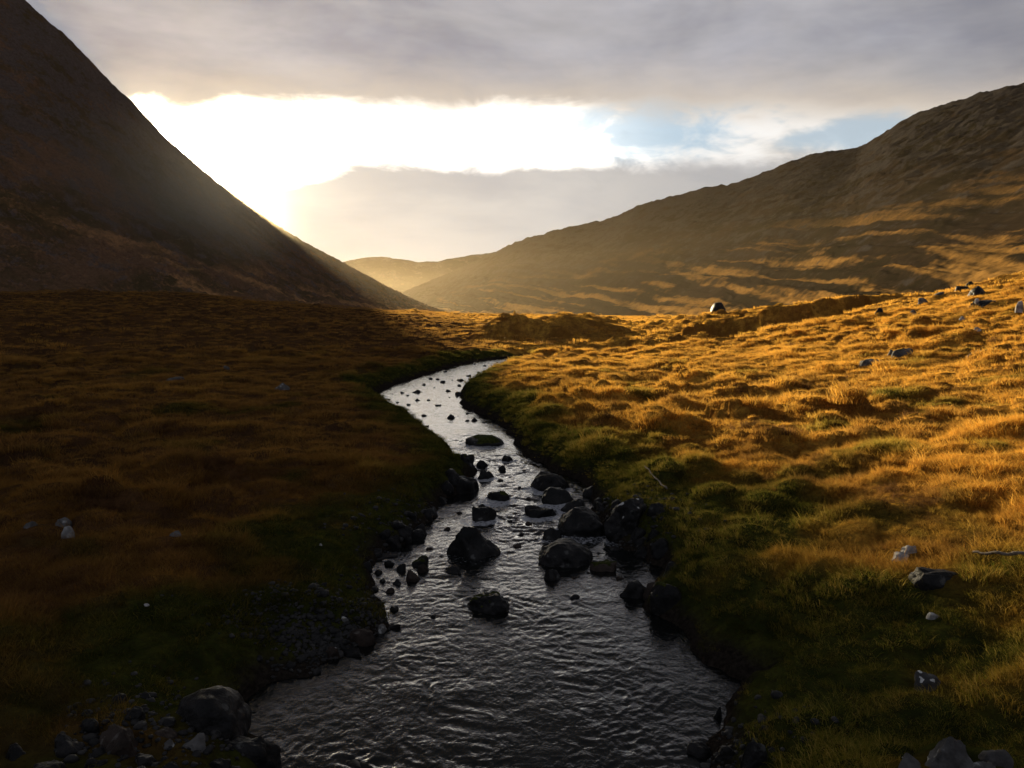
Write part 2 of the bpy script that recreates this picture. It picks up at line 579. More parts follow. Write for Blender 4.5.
# boulders in the stream
rk(468, 541, 72, 36, 'w', WET, 'largest dark boulder in the stream, low pyramid shape left of centre', peak=1)
rk(488, 601, 50, 22, 'w', WET, 'wet boulder with mossy back, alone in the open pool nearest the viewer', moss=1)
rk(565, 553, 60, 27, 'w', WET, 'broad rounded dark boulder at the near foot of the right bank boulder pile', rnd=1)
rk(553, 573, 23, 16, 'w', WET, 'small dark rock tucked against the near side of the broad rounded boulder')
rk(607, 566, 36, 12, 'w', BROWN, 'low flat weed covered rock awash between boulder pile and right bank', moss=1, flat=1)
rk(549, 481, 43, 20, 'w', WET, 'uppermost dark boulder of the right bank boulder pile')
rk(558, 496, 35, 19, 'w', WET, 'dark domed boulder just below the uppermost one of the pile', rnd=1)
rk(541, 512, 34, 12, 'w', WET, 'low wet slab rock reaching furthest left from the boulder pile', flat=1)
rk(577, 505, 32, 16, 'w', WET, 'dark rock wedged behind the big central boulder of the pile')
rk(583, 522, 54, 29, 'w', WET, 'big central dark boulder of the right bank pile', rnd=1)
rk(606, 508, 26, 19, 'w', WET, 'dark upright rock between the pile and the lichen spotted boulder')
rk(632, 516, 52, 32, 'g', GREY, 'large grey boulder splashed with white lichen under the right bank', lichen=1, dark=1)
rk(657, 509, 19, 14, 'g', GREY, 'small pale lichened rock right of the large lichen splashed boulder', lichen=1, dark=1)
rk(552, 534, 24, 14, 'w', WET, 'dark wet rock left of and below the big central boulder')
rk(546, 546, 15, 10, 'w', WET, 'little dark rock touching left end of the broad rounded boulder')
rk(615, 548, 15, 6, 'w', WET, 'small wedge of dark rock in the white trickle behind the weed covered rock')
rk(620, 536, 22, 14, 'w', WET, 'dark rock at the water below the large lichen splashed boulder')
rk(655, 579, 22, 18, 'g', BROWN, 'brownish upright rock against the mossy right bank')
rk(636, 588, 32, 21, 'w', WET, 'dark angular rock standing in water at right bank by the pool')
rk(668, 597, 34, 28, 'g', WET, 'rounded boulder set in the grassy right bank beside the pool', rnd=1, moss=1)
rk(575, 596, 12, 6, 'w', WET, 'single small dark stone in the pool right of the mossy backed boulder')
rk(497, 496, 31, 13, 'w', WET, 'sloping dark rock in midstream above the largest boulder', moss=1)
rk(480, 513, 33, 18, 'w', WET, 'twin humped dark rock just upstream of the largest boulder')
rk(507, 458, 14, 7, 'w', WET, 'small flat dark stone in the white water under the long boulder', flat=1)
rk(502, 467, 11, 8, 'w', WET, 'small pointed dark stone in midstream beside the left bank rocks')
rk(483, 440, 42, 12, 'w', WET, 'long low dark boulder lying across the bright upper stream', moss=1, rnd=1)
rk(465, 458, 19, 12, 'g', WET, 'mossy rock on the left bank point below the long boulder', moss=1)
rk(482, 463, 13, 8, 'w', WET, 'dark stone in the water off the left bank point')
rk(485, 473, 19, 13, 'w', WET, 'dark leaning rock at the water edge of the left bank point')
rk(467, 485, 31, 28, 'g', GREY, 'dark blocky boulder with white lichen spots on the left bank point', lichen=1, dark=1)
rk(451, 570, 21, 10, 'w', WET, 'forked low dark rock alone right of the left shore stones')
rk(420, 561, 23, 12, 'w', WET, 'weedy rounded stone at upstream end of the left shore stones', moss=1)
rk(424, 567, 17, 12, 'w', BROWN, 'brown stone touching the weedy one among the left shore stones')
rk(411, 575, 20, 14, 'w', BROWN, 'biggest brown stone of the left shore cluster')
rk(400, 567, 16, 10, 'w', WET, 'dark sloping stone left of the biggest brown shore stone')
rk(390, 588, 12, 10, 'w', BROWN, 'reddish brown stone at downstream end of the left shore cluster')
rk(385, 556, 38, 7, 'w', WET, 'long flat wet slab by the left bank above the shore stones', flat=1)
for (a, b, c, d) in [(388, 562, 12, 8), (377, 570, 12, 10), (381, 579, 11, 8), (397, 581, 12, 8)]:
    rk(a, b, c, d, 'w', WET, 'small dark stone in the shallows of the left shore cluster', 'small stones of the left shore cluster')
rk(393, 607, 12, 9, 'w', WET, 'lone dark stone in the pool near the left bank corner')
rk(433, 615, 8, 6, 'w', WET, 'tiny lone stone breaking the pool left of the mossy backed boulder')
rk(388, 626, 24, 8, 'w', WET, 'flat dark slab at the upstream tip of the gravel bar', flat=1)
# upper stream
z3 = [(318, 208, 32, 28), (388, 207, 48, 26), (292, 256, 26, 30), (350, 270, 30, 26), (395, 252, 36, 18), (425, 172, 32, 18), (500, 145, 28, 16), (465, 140, 30, 20),
      (525, 160, 36, 14), (450, 253, 26, 12), (502, 282, 42, 12), (426, 330, 36, 20), (445, 384, 28, 18), (610, 175, 32, 20),
      (615, 152, 48, 14), (660, 128, 30, 14), (555, 203, 36, 20), (600, 236, 22, 12), (685, 68, 18, 12), (740, 78, 24, 10),
      (775, 75, 14, 8), (803, 60, 14, 8), (575, 147, 18, 16), (735, 103, 20, 14), (710, 108, 24, 18), (250, 250, 24, 12), (345, 232, 28, 10),
      (605, 337, 18, 8), (470, 418, 18, 10), (270, 225, 16, 10), (540, 105, 26, 16), (640, 205, 20, 12), (480, 190, 16, 8), (560, 240, 18, 8), (415, 212, 16, 8), (520, 225, 14, 7)]
for (a, b, c, d) in z3:
    rk(340 + a / 5.12, 350 + b / 5.12, c / 5.12, d / 5.12, 'w', WET, 'small dark stone poking out of the bright upper stream', 'stones scattered over the bright upper stream', lo=1)
rk(340 + 568 / 5.12, 350 + 335 / 5.12, 9, 6.5, 'w', WET, 'darkest boxy stone in midstream upstream of the long low boulder')
rk(340 + 612 / 5.12, 350 + 210 / 5.12, 10, 8, 'w', WET, 'dark rock at the right edge of the bright upper stream bend', lo=1)
for (a, b, c, d) in [(650, 354, 32, 22), (690, 350, 52, 30), (740, 371, 32, 12), (655, 322, 32, 12)]:
    rk(340 + a / 5.12, 350 + b / 5.12, c / 5.12, d / 5.12, 'w', WET, 'dark rock huddled under the right bank beside the upper stream', 'rocks under the right bank of the upper stream', lo=1)
rk(340 + 860 / 5.12, 350 + 48 / 5.12, 6, 4.5, 'w', WET, 'furthest dark rock where the stream bends out of sight', lo=1)
# left bank stony edge
for (a, b, c, d) in [(441, 499, 22, 12), (425, 512, 18, 9), (418, 527, 20, 12), (432, 508, 14, 10), (404, 536, 24, 13), (392, 546, 20, 10), (415, 541, 18, 10),
                     (452, 478, 20, 14), (376, 552, 18, 9), (365, 562, 16, 10), (398, 526, 18, 10), (446, 489, 16, 11), (410, 516, 14, 9), (384, 537, 17, 10)]:
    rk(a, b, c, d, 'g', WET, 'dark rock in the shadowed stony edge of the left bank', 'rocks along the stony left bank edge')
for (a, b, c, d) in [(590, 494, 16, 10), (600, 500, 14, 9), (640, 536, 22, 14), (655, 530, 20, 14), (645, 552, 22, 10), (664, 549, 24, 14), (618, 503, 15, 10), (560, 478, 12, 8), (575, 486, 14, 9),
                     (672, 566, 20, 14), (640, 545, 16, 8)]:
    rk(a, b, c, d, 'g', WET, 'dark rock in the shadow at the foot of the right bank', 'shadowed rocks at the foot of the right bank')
for (a, b, c, d) in [(520, 487, 9, 5), (528, 498, 8, 4), (515, 505, 10, 4), (530, 523, 12, 5), (522, 533, 9, 4), (517, 545, 11, 5), (536, 538, 8, 5), (590, 543, 12, 6), (600, 553, 9, 4),
                     (510, 520, 8, 4), (460, 512, 9, 5), (447, 528, 10, 5), (500, 480, 9, 4), (524, 470, 9, 5), (575, 577, 9, 4), (590, 572, 8, 4), (620, 577, 10, 5), (430, 548, 10, 5), (441, 556, 8, 4)]:
    rk(a, b, c, d, 'w', WET if (a + b) % 3 else BROWN, 'small wet stone breaking the riffle between the big midstream boulders', 'riffle stones between the big boulders', lo=1)
# gravel bar
rk(357, 640, 34, 14, 'g', BROWN, 'reddish brown slab resting on the gravel bar tip', flat=1)
rk(330, 656, 21, 17, 'g', BROWN, 'brown block at the water edge of the gravel bar')
rk(353, 653, 28, 9, 'w', WET, 'wet dark slab below the reddish slab at the gravel bar', flat=1)
rk(334, 648, 7, 5, 'g', PALE, 'little pinkish white cobble on the gravel bar above the brown block')
rk(380, 632, 13, 8, 'g', GREY, 'grey cobble beside the flat slab at the gravel bar tip')
rk(344, 622, 9, 8, 'g', GREY, 'grey cobble at the back of the gravel bar under the grass')
rk(375, 640, 30, 6, 'w', WET, 'thin dark ledge trailing into the water from the gravel bar', flat=1)
# bottom left corner
rk(198, 708, 84, 48, 'g', WET, 'great dark boulder in the bottom left corner at the water edge', rnd=1)
rk(238, 742, 74, 30, 'g', WET, 'dark wedge shaped slab jutting into the pool under the great boulder')
rk(191, 744, 26, 17, 'g', GREY, 'tilted grey slab below the great corner boulder')
rk(167, 746, 14, 14, 'g', GREY, 'small grey stone left of the tilted slab in the corner')
rk(113, 742, 48, 30, 'g', BROWN, 'broad brown rock left of the great corner boulder')
rk(158, 733, 30, 12, 'g', BROWN, 'narrow brownish rock between broad brown rock and great boulder')
rk(252, 764, 60, 14, 'w', GREY, 'flat bluish slab in the shallows at bottom edge below the great boulder', flat=1)
rk(228, 727, 17, 12, 'g', BROWN, 'tan stone under the right shoulder of the great corner boulder')
for (a, b, c, d) in [(60, 748, 34, 20), (85, 728, 26, 16), (130, 715, 28, 16), (40, 765, 40, 22), (140, 760, 30, 16), (8, 750, 30, 18), (115, 700, 20, 12), (215, 765, 26, 14), (165, 768, 22, 12), (90, 765, 24, 14), (145, 695, 16, 10)]:
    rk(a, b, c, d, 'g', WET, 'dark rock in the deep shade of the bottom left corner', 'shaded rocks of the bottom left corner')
rk(352, 766, 30, 8, 'w', WET, 'rock tip barely breaking the water at the bottom edge')
# bottom right
rk(756, 754, 26, 32, 'g', GREY, 'dark upright rock with white lichen patches at pool edge bottom right', lichen=1, dark=1)
rk(702, 750, 28, 16, 'w', WET, 'wet rock with pale top in the water left of the white patched rock')
rk(728, 752, 24, 18, 'g', WET, 'dark rock between the pale topped rock and the white patched rock')
rk(717, 716, 12, 22, 'g', WET, 'narrow dark stone at the grassy bank corner above bottom right rocks')
rk(708, 765, 14, 8, 'w', GREY, 'small pale stone in the water below the pale topped rock')
rk(930, 679, 34, 23, 'g', GREY, 'grey rock with bright white crown in grass at lower right', lichen=1)
rk(958, 748, 60, 52, 'g', GREY, 'big peaked grey boulder at the bottom right edge', peak=1)
rk(1002, 752, 34, 30, 'g', GREY, 'rounded pinkish grey boulder right of the big peaked one', rnd=1)
rk(905, 757, 8, 6, 'g', PALE, 'small white stone in grass left of the big peaked boulder')
rk(915, 762, 26, 18, 'g', GREY, 'low grey rock at the left foot of the big peaked boulder')
rk(988, 770, 34, 14, 'g', GREY, 'low grey rock in front of the rounded pinkish boulder', flat=1)
rk(913, 551, 17, 10, 'g', PALE, 'white angular rock in golden grass, upper of a close pair')
rk(904, 560, 26, 8, 'g', PALE, 'long pale rock in golden grass, lower of a close pair', flat=1)
rk(946, 575, 54, 16, 'g', WET, 'dark slab with pale rim lying in the golden grass', flat=1)
rk(935, 614, 15, 11, 'g', PALE, 'tilted pale stone in grass between dark slab and white crowned rock')
# right hillside
rk(963, 285, 16, 13, 'g', WET, 'dark boulder standing on the crest of the golden hillside')
rk(972, 281, 9, 8, 'g', WET, 'small dark rock right behind the crest boulder')
rk(1000, 299, 50, 7, 'g', WET, 'long rock ledge toned as shadow below the hillside crest', flat=1, sink=.35)  # dark stone takes the place of the shadow under a ledge
rk(982, 289, 20, 12, 'g', WET, 'dark rock sitting behind the left end of the long ledge')
rk(978, 302, 7, 9, 'g', PALE, 'pale rock face at the left end of the long shadow-toned ledge')
rk(1000, 342, 60, 9, 'g', WET, 'low ledge toned as shadow in golden grass at the right edge, below the round white stone', flat=1, sink=.1)  # its dark colour also stands in for ledge shadow
rk(979, 328, 8, 7, 'g', PALE, 'round white stone on the golden hillside above the low ledge', rnd=1)
rk(963, 318, 7, 6, 'g', PALE, 'small pale stone up left of the round white stone')
rk(1022, 306, 10, 13, 'g', PALE, 'pale standing stone at the right edge of the hillside')
rk(925, 300, 13, 6, 'g', GREY, 'grey slanted rock low on the hillside crest line')
rk(915, 311, 11, 8, 'g', GREY, 'grey rock with lit left face on the hillside left of centre')
rk(881, 311, 10, 5, 'g', WET, 'dark low rock at the left end of the hillside crest')
rk(905, 351, 26, 9, 'g', GREY, 'low greenish grey outcrop in the mid golden meadow', flat=1, moss=1)
rk(893, 352, 9, 6, 'g', GREY, 'small grey rock left of the greenish outcrop')
rk(872, 361, 26, 7, 'g', GREY, 'flat lichen grey rock in meadow left of greenish outcrop', flat=1)
rk(942, 292, 14, 6, 'g', GREY, 'tilted rock on the crest line left of the dark boulder')
rk(719, 314.5, 15, 11, 'g', WET, 'big lone square dark boulder standing on the meadow skyline', far=1, rnd=1)
# left moor
rk(66, 530, 14, 17, 'g', PALE, 'bright white upright stone on the dark left moor', rnd=1)
rk(27, 523, 15, 13, 'g', GREY, 'grey white stone left of the bright upright one')
rk(60, 521, 18, 13, 'g', GREY, 'dim grey rock right behind the bright white upright stone')
rk(171, 532, 20, 9, 'g', GREY, 'low grey stone with pale edge on the dark left moor')
rk(145, 606, 7, 5, 'g', PALE, 'tiny pale stone in dark grass below the low grey stone')
rk(280, 384, 16, 14, 'g', GREY, 'grey boulder on the shaded moor left of the upper stream')
rk(320, 543, 8, 7, 'g', PALE, 'small pale stone near the left bank in dark grass')
rk(226, 367, 9, 6, 'g', GREY, 'small grey rock far out on the shaded moor')
rk(172, 379, 20, 5, 'g', GREY, 'flat grey rock on the shaded moor left of the small grey rock', flat=1)


def ico(sub):
    bm = bmesh.new()
    bmesh.ops.create_icosphere(bm, subdivisions=sub, radius=1.0)
    co = np.array([v.co[:] for v in bm.verts]); fa = np.array([[v.index for v in f.verts] for f in bm.faces])
    bm.free()
    return co, fa


ICO = {s: ico(s) for s in (2, 3, 4, 5)}


def rock_shape(seed, sub, rnd=False, peak=False, flat=False):
    r = np.random.default_rng(seed)
    co, fa = ICO[sub]
    co = co.copy()
    co = np.sign(co) * np.abs(co) ** (0.88 if not peak else 1.0)
    co /= np.linalg.norm(co, axis=1).mean()
    if peak:
        co[:, 2] = np.where(co[:, 2] > 0, co[:, 2] * 1.25, co[:, 2])
        k = np.clip(co[:, 2], 0, 1.3)
        co[:, 0] *= 1.12 - 0.55 * k; co[:, 1] *= 1.12 - 0.5 * k
        co[:, 0] -= 0.18 * k
    nplanes = 5 if rnd else (9 if not peak else 6)
    for i in range(nplanes):
        n = r.normal(size=3); n[2] = abs(n[2]) * (0.9 if not flat else 0.4) - 0.1
        n /= np.linalg.norm(n)
        k = r.uniform(0.72, 0.95) if rnd else r.uniform(0.52, 0.88)
        d = co @ n - k
        co -= np.clip(d, 0, None)[:, None] * n[None] * (0.7 if rnd else 0.88)
    if flat:
        d = co[:, 2] - 0.5
        co[:, 2] -= np.clip(d, 0, None) * 0.75
    off = Vector(r.uniform(-50, 50, 3))
    amp = 0.16 if rnd else 0.27
    out = np.empty(len(co))
    for i, v in enumerate(co):
        q = Vector(v)
        out[i] = mnoise.fractal(q * 1.3 + off, 0.9, 2.1, 5 if sub > 3 else 3)
    co *= (1 + amp * out)[:, None]
    mx = np.abs(co[:, :2]).max(0)
    co[:, 0] /= mx[0]; co[:, 1] /= mx[1]
    top = np.percentile(co[:, 2], 99)
    co[:, 2] = np.minimum(co[:, 2] / top, 1.06)
    return co, fa


def vnormals(co, fa):
    n = np.zeros_like(co)
    fn = np.cross(co[fa[:, 1]] - co[fa[:, 0]], co[fa[:, 2]] - co[fa[:, 0]])
    for i in range(3):
        np.add.at(n, fa[:, i], fn)
    return n / (np.linalg.norm(n, axis=1, keepdims=True) + 1e-12)


def patches_from(co, fa, keepv, off, most=4):
    """each connected patch as a closed-edged skin lifted off a rock where keepv holds"""
    n = vnormals(co, fa)
    fk = fa[keepv[fa].all(1)]
    lab = np.arange(len(co))
    for _ in range(200):
        m = lab[fk].min(1)
        new = lab.copy()
        for c in range(3):
            np.minimum.at(new, fk[:, c], m)
        if (new == lab).all():
            break
        lab = new
    out = []
    comp = lab[fk[:, 0]] if len(fk) else np.array([])
    ids, cnt = np.unique(comp, return_counts=True)
    tot = np.zeros(len(co)); np.add.at(tot, fa.ravel(), 1)
    for j in np.argsort(-cnt)[:most]:
        f2 = fk[comp == ids[j]]
        if len(f2) < 10:
            continue
        used = np.unique(f2)
        en = np.zeros(len(co)); np.add.at(en, f2.ravel(), 1)
        lift = np.where(en < tot, -0.35 * off, off)
        c2 = co + n * lift[:, None]
        remap = np.full(len(co), -1); remap[used] = np.arange(len(used))
        out.append((c2[used], remap[f2]))
    return out


ROCK_FOOT = []
for i, (px, py, w, h, where, mat, label, group, o) in enumerate(ROCKS):
    if where == 'w':
        p = gw(px, py)
    elif o.get('far'):
        p = gy(px, py, 90.0)
        p[2] = float(ground_z(np.array([p[0]]), np.array([p[1]]))[0]) + 0.45
    else:
        p = hit_ground(px, py)
    depth = p[1] * CP + (CAM[2] - p[2]) * SP
    W = w * depth / F_PX
    H = h * depth / F_PX
    big = w > 16
    sub = 5 if w > 45 else (4 if w > 16 else (3 if w > 6 else 2))
    co, fa = rock_shape(100 + i, sub, o.get('rnd'), o.get('peak'), o.get('flat'))
    dpt = W * random.uniform(0.36, 0.5) if not o.get('flat') else W * random.uniform(0.3, 0.42)
    # seen height = top of the rock above its base plus some of its depth, seen from above
    view = math.atan2(CAM[2] - p[2], p[1])
    Hs = max((H - 0.85 * dpt * math.sin(view)) / max(math.cos(view), .5), 0.28 * H)
    Hs = min(max(Hs, 0.16 * W * (0.6 if o.get('lo') or o.get('flat') else 1)), (0.36 if o.get('lo') else 0.52) * W if h <= 1.2 * w and not o.get('far') else 9)
    co = co * np.array([W / 2, dpt, Hs])
    lowc = co[:, 2] < 0
    co[lowc, 2] *= (0.35 * W / Hs) if Hs < 0.35 * W else 1.0
    co[:, 2] = np.maximum(co[:, 2], -0.45 * W)
    ang = random.uniform(-0.25, 0.25)
    ca, sa = math.cos(ang), math.sin(ang)
    co[:, :2] = co[:, :2] @ np.array([[ca, sa], [-sa, ca]])
    ctr = p + np.array([0, dpt * 0.75, 0])
    if where == 'w':
        ctr[2] = water_z(ctr[1]) - 0.03
    else:
        g = float(ground_z(np.array([ctr[0]]), np.array([ctr[1]]))[0])
        ctr[2] = min(g, p[2] + 0.15) - 0.02 if not o.get('far') else p[2]
    ctr[2] -= o.get('sink', 0.0 if where == 'w' or o.get('far') else 0.14 * Hs)
    nm = 'boulder' if w >= 28 else ('rock' if w >= 13 else 'stone')
    ob = link(nm, raw_mesh(nm, co, fa), mat, label=label, category=nm)
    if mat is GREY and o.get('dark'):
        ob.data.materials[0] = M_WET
    ob.location = ctr
    if group:
        ob['group'] = group
    if where == 'w':
        ROCK_FOOT.append((ctr[0], ctr[1], W / 2, dpt))
    if o.get('moss') or o.get('lichen'):
        n = vnormals(co, fa)
        q = co / W
        nv = np.array([mnoise.fractal(Vector(v) * (2.6 if o.get('moss') else 4.2) + Vector((i * 3.1, 0, 0)), 0.8, 2.0, 4) for v in q])
        if o.get('moss'):
            keep = (n[:, 2] > 0.35) & (nv > -0.12) & (co[:, 2] > 0.25 * Hs)
            for pm in patches_from(co, fa, keep, max(0.018, 0.012 * W)):
                link('moss_cap', raw_mesh('moss_cap', *pm), M_MOSS, ob)
        else:
            keep = (n[:, 2] > 0.1) & (nv > 0.16) & (co[:, 2] > 0.3 * Hs)
            if label.startswith('grey rock with bright'):
                keep = (n[:, 2] > 0.2) & (nv > -0.2) & (co[:, 2] > 0.6 * Hs)
            for pm in patches_from(co, fa, keep, 0.006):
                link('lichen_patch', raw_mesh('lichen_patch', *pm), M_LICHEN, ob)


# ------------------------------------------------------------------ fallen sticks
def stick(pts, r0, r1, label):
    pts = [np.array(p) for p in pts]
    n = 14; m = 7
    # resample
    P = []
    for k in range(n):
        u = k / (n - 1) * (len(pts) - 1); j = min(int(u), len(pts) - 2)
        q = pts[j] * (1 - (u - j)) + pts[j + 1] * (u - j)
        q = q + np.array([0.012 * math.sin(k * 1.9), 0.0, 0.015 * math.sin(k * 1.3 + 1)])
        P.append(q)
    co = []; fa = []
    for k, q in enumerate(P):
        d = P[min(k + 1, n - 1)] - P[max(k - 1, 0)]; d /= np.linalg.norm(d)
        a = np.cross(d, [0, 0, 1.0]); a /= np.linalg.norm(a); b = np.cross(a, d)
        rad = (r0 + (r1 - r0) * k / (n - 1)) * (1 + 0.2 * math.sin(k * 2.3))
        for j in range(m):
            t = 2 * math.pi * j / m
            co.append(q + rad * (math.cos(t) * a + math.sin(t) * b))
    for k in range(n - 1):
        for j in range(m):
            fa.append((k * m + j, k * m + (j + 1) % m, (k + 1) * m + (j + 1) % m, (k + 1) * m + j))
    co.append(P[0]); co.append(P[-1])
    me = bpy.data.meshes.new('stick')
    cap = [((j + 1) % m, j, len(co) - 2) for j in range(m)] + [((n - 1) * m + j, (n - 1) * m + (j + 1) % m, len(co) - 1) for j in range(m)]
    me.from_pydata([tuple(c) for c in co], [], fa + cap)
    for p in me.polygons:
        p.use_smooth = True
    link('fallen_branch', me, M_WOOD, label=label, category='branch')


a = hit_ground(667, 492); b = hit_ground(655, 482); c = hit_ground(645, 473)
stick([a + [0, 0, .06], b + [0, 0, .10], c + [0, 0, .14]], 0.022, 0.012, 'pale weathered branch fallen down the mossy right bank above the boulder pile')
a = hit_ground(972, 568); b = hit_ground(1000, 569); c = hit_ground(1034, 572)
stick([a + [0, 0, .2], b + [0, 0, .22], c + [0, 0, .22]], 0.016, 0.03, 'thin pale branch lying in golden grass at right end of the dark slab')

# ------------------------------------------------------------------ water surface
waz = np.linspace(-30, 32, 760) * math.pi / 180
wr = np.concatenate([np.geomspace(3.0, 30, 620), np.geomspace(30.2, 110, 170)])
WR, WA = np.meshgrid(wr, waz, indexing='ij')
WX = WR * np.sin(WA); WY = WR * np.cos(WA)
WSD = stream_sd(WX, WY)
# chop grows round the rocks and through the rapids
chop = np.zeros_like(WX); foam = np.zeros_like(WX)
for (cx, cy, hx, hy) in ROCK_FOOT:
    s = max(hx, 0.25)
    d = np.sqrt(((WX - cx) / (hx + .02)) ** 2 + ((WY - cy) / (hy + .02)) ** 2)
    dist = (d - 1) * s
    chop = np.maximum(chop, np.exp(-np.clip(dist, 0, None) / (0.6 * s + 0.15)))
    if cy < 30 and hx > 0.2:
        dn = np.sqrt(((WX - cx) / (hx + .05)) ** 2 + ((WY - cy + hy * 0.6) / (hy + .1)) ** 2)
        foam = np.maximum(foam, 0.75 * np.exp(-(np.clip((dn - 1) * s, 0, None) / 0.14) ** 2))
rapid = sstep(14.0, 17.5, WY) * sstep(34, 24, WY)
foam = foam * sstep(12.5, 15, WY) * (0.55 + 0.5 * rapid)
chop = np.clip(0.45 + 0.55 * rapid + 0.5 * chop, 0, 1.3)
cx_ = perlin(WX * 0.55, WY * 0.55, 201) * 0.5
u1 = perlin(WX * 3.3 + cx_ * 3.2 + 0.6 * perlin(WX * 1.7, WY * 1.7, 231), WY * 4.6 - cx_ * 2.0, 202)
u2 = perlin(WX * 7.0 + cx_ * 3, WY * 10.5 - cx_ * 2 + u1 * .5, 203)
u3 = perlin(WX * 0.9, WY * 1.5, 204)
calm = 0.35 + 0.65 * sstep(-0.25, 0.25, fbm(WX * 0.45 + 3, WY * 0.35, 3, 209) + 0.25 * rapid - 0.25 * sstep(1.0, 0.3, -WSD))
chop = chop * calm
ripple = (0.022 * u3 + 0.034 * (0.5 - np.abs(u1)) + 0.017 * (0.5 - np.abs(u2)))
WZ = water_z(WY) + ripple * chop * (1 - 0.72 * sstep(20, 55, WR)) + 0.03 * rapid * fbm(WX * 1.1, WY * 0.8, 2, 205)
link('stream_water', grid_mesh('stream_water', WX, WY, WZ, (WSD < 0.5), {'chop': chop, 'foam': foam}), M_WATER, kind='structure')

# ------------------------------------------------------------------ gravel (uncountable)
gp = []
for k in range(1500):
    x = GRAV[0] + rng.normal(0, 0.65); y = GRAV[1] + rng.normal(0, 0.4) + 0.1
    gp.append((x, y))
for (px, py, n, s) in [(400, 540, 260, .7), (425, 515, 240, .7), (375, 600, 120, .4), (180, 740, 260, .6), (120, 725, 220, .7), (730, 745, 140, .4), (640, 540, 220, .6), (610, 505, 160, .6), (380, 635, 160, .4)]:
    q = hit_ground(px, py)
    for k in range(n):
        gp.append((q[0] + rng.normal(0, s), q[1] + rng.normal(0, s)))
gp = np.array(gp)
gsd = stream_sd(gp[:, 0], gp[:, 1])
gp = gp[(gsd > -0.25) & (gsd < 2.0)]
gzv = ground_z(gp[:, 0], gp[:, 1])
c0, f0 = ICO[2]
cos = []; fas = []
vars_ = [rock_shape(900 + k, 2, rnd=(k % 2 == 0))[0] for k in range(6)]
for k in range(len(gp)):
    s = float(np.clip(rng.lognormal(-3.6, 0.45), 0.012, 0.08))
    t = rng.uniform(0, 6.28); ca, sa = math.cos(t), math.sin(t)
    v = vars_[k % 6] * np.array([s, s * rng.uniform(.6, 1), s * rng.uniform(.4, .75)])
    v[:, :2] = v[:, :2] @ np.array([[ca, sa], [-sa, ca]])
    cos.append(v + np.array([gp[k, 0], gp[k, 1], gzv[k] + s * 0.15])); fas.append(f0 + k * len(c0))
m_grav, t_, o_ = new_mat('gravel')
_pos = geom_pos(t_)
_vo = t_.nodes.new('ShaderNodeTexVoronoi'); _vo.inputs['Scale'].default_value = 9.0
t_.links.new(_pos, _vo.inputs['Vector'])
_k = noise_n(t_, _vo.outputs['Color'], 3.0, 1, 0.5)
principled(t_, o_, mixc(t_, _k.step(0.3, 0.75), (0.009, 0.0085, 0.008), (0.05, 0.047, 0.044)), 0.7, 0.3)
link('gravel', raw_mesh('gravel', np.concatenate(cos), np.concatenate(fas)), m_grav, kind='stuff', label='grey pebble gravel on the left shore and bank edges', category='gravel')


# ------------------------------------------------------------------ grass (uncountable): tufts scattered by geometry nodes
def tuft_mesh(name, seed, blades, height, spread, width, droop, segs=3):
    r = np.random.default_rng(seed)
    co = []; fa = []; hh = []; bb = []
    for b in range(blades):
        a = r.uniform(0, 2 * math.pi); d = spread * math.sqrt(r.uniform(0, 1))
        x, y = d * math.cos(a), d * math.sin(a)
        la = a + r.normal(0, 0.9)
        L = height * r.uniform(0.45, 1.0) * (1 - 0.3 * d / spread)
        lean = r.uniform(0.05, 0.45) + droop * r.uniform(0.2, 1.0)
        w = width * r.uniform(0.6, 1.2)
        fx = 0.44 + r.normal(0, 0.8)
        sx, sy = math.cos(fx) * w, math.sin(fx) * w
        shade = r.uniform(0, 1)
        base = len(co)
        px, py, pz = x, y, -0.06
        ang = lean * 0.35
        for s in range(segs + 1):
            t = s / segs
            k = (1 - t) ** 0.7 if s < segs else 0
            if s < segs:
                co += [(px - sx * k, py - sy * k, pz), (px + sx * k, py + sy * k, pz)]
                hh += [t, t]; bb += [shade, shade]
            else:
                co.append((px, py, pz)); hh.append(1.0); bb.append(shade)
            step = (L + 0.06) / segs
            px += math.cos(la) * math.sin(ang) * step; py += math.sin(la) * math.sin(ang) * step; pz += math.cos(ang) * step
            ang += lean * 0.9
        for s in range(segs - 1):
            i = base + 2 * s
            fa += [(i, i + 1, i + 3), (i, i + 3, i + 2)]
        i = base + 2 * (segs - 1)
        fa.append((i, i + 1, i + 2))
    me = raw_mesh(name, np.array(co), np.array(fa), smooth=False)
    for k, v in (('h', hh), ('br', bb)):
        at = me.attributes.new(k, 'FLOAT', 'POINT'); at.data.foreach_set('value', np.array(v, np.float32))
    return me


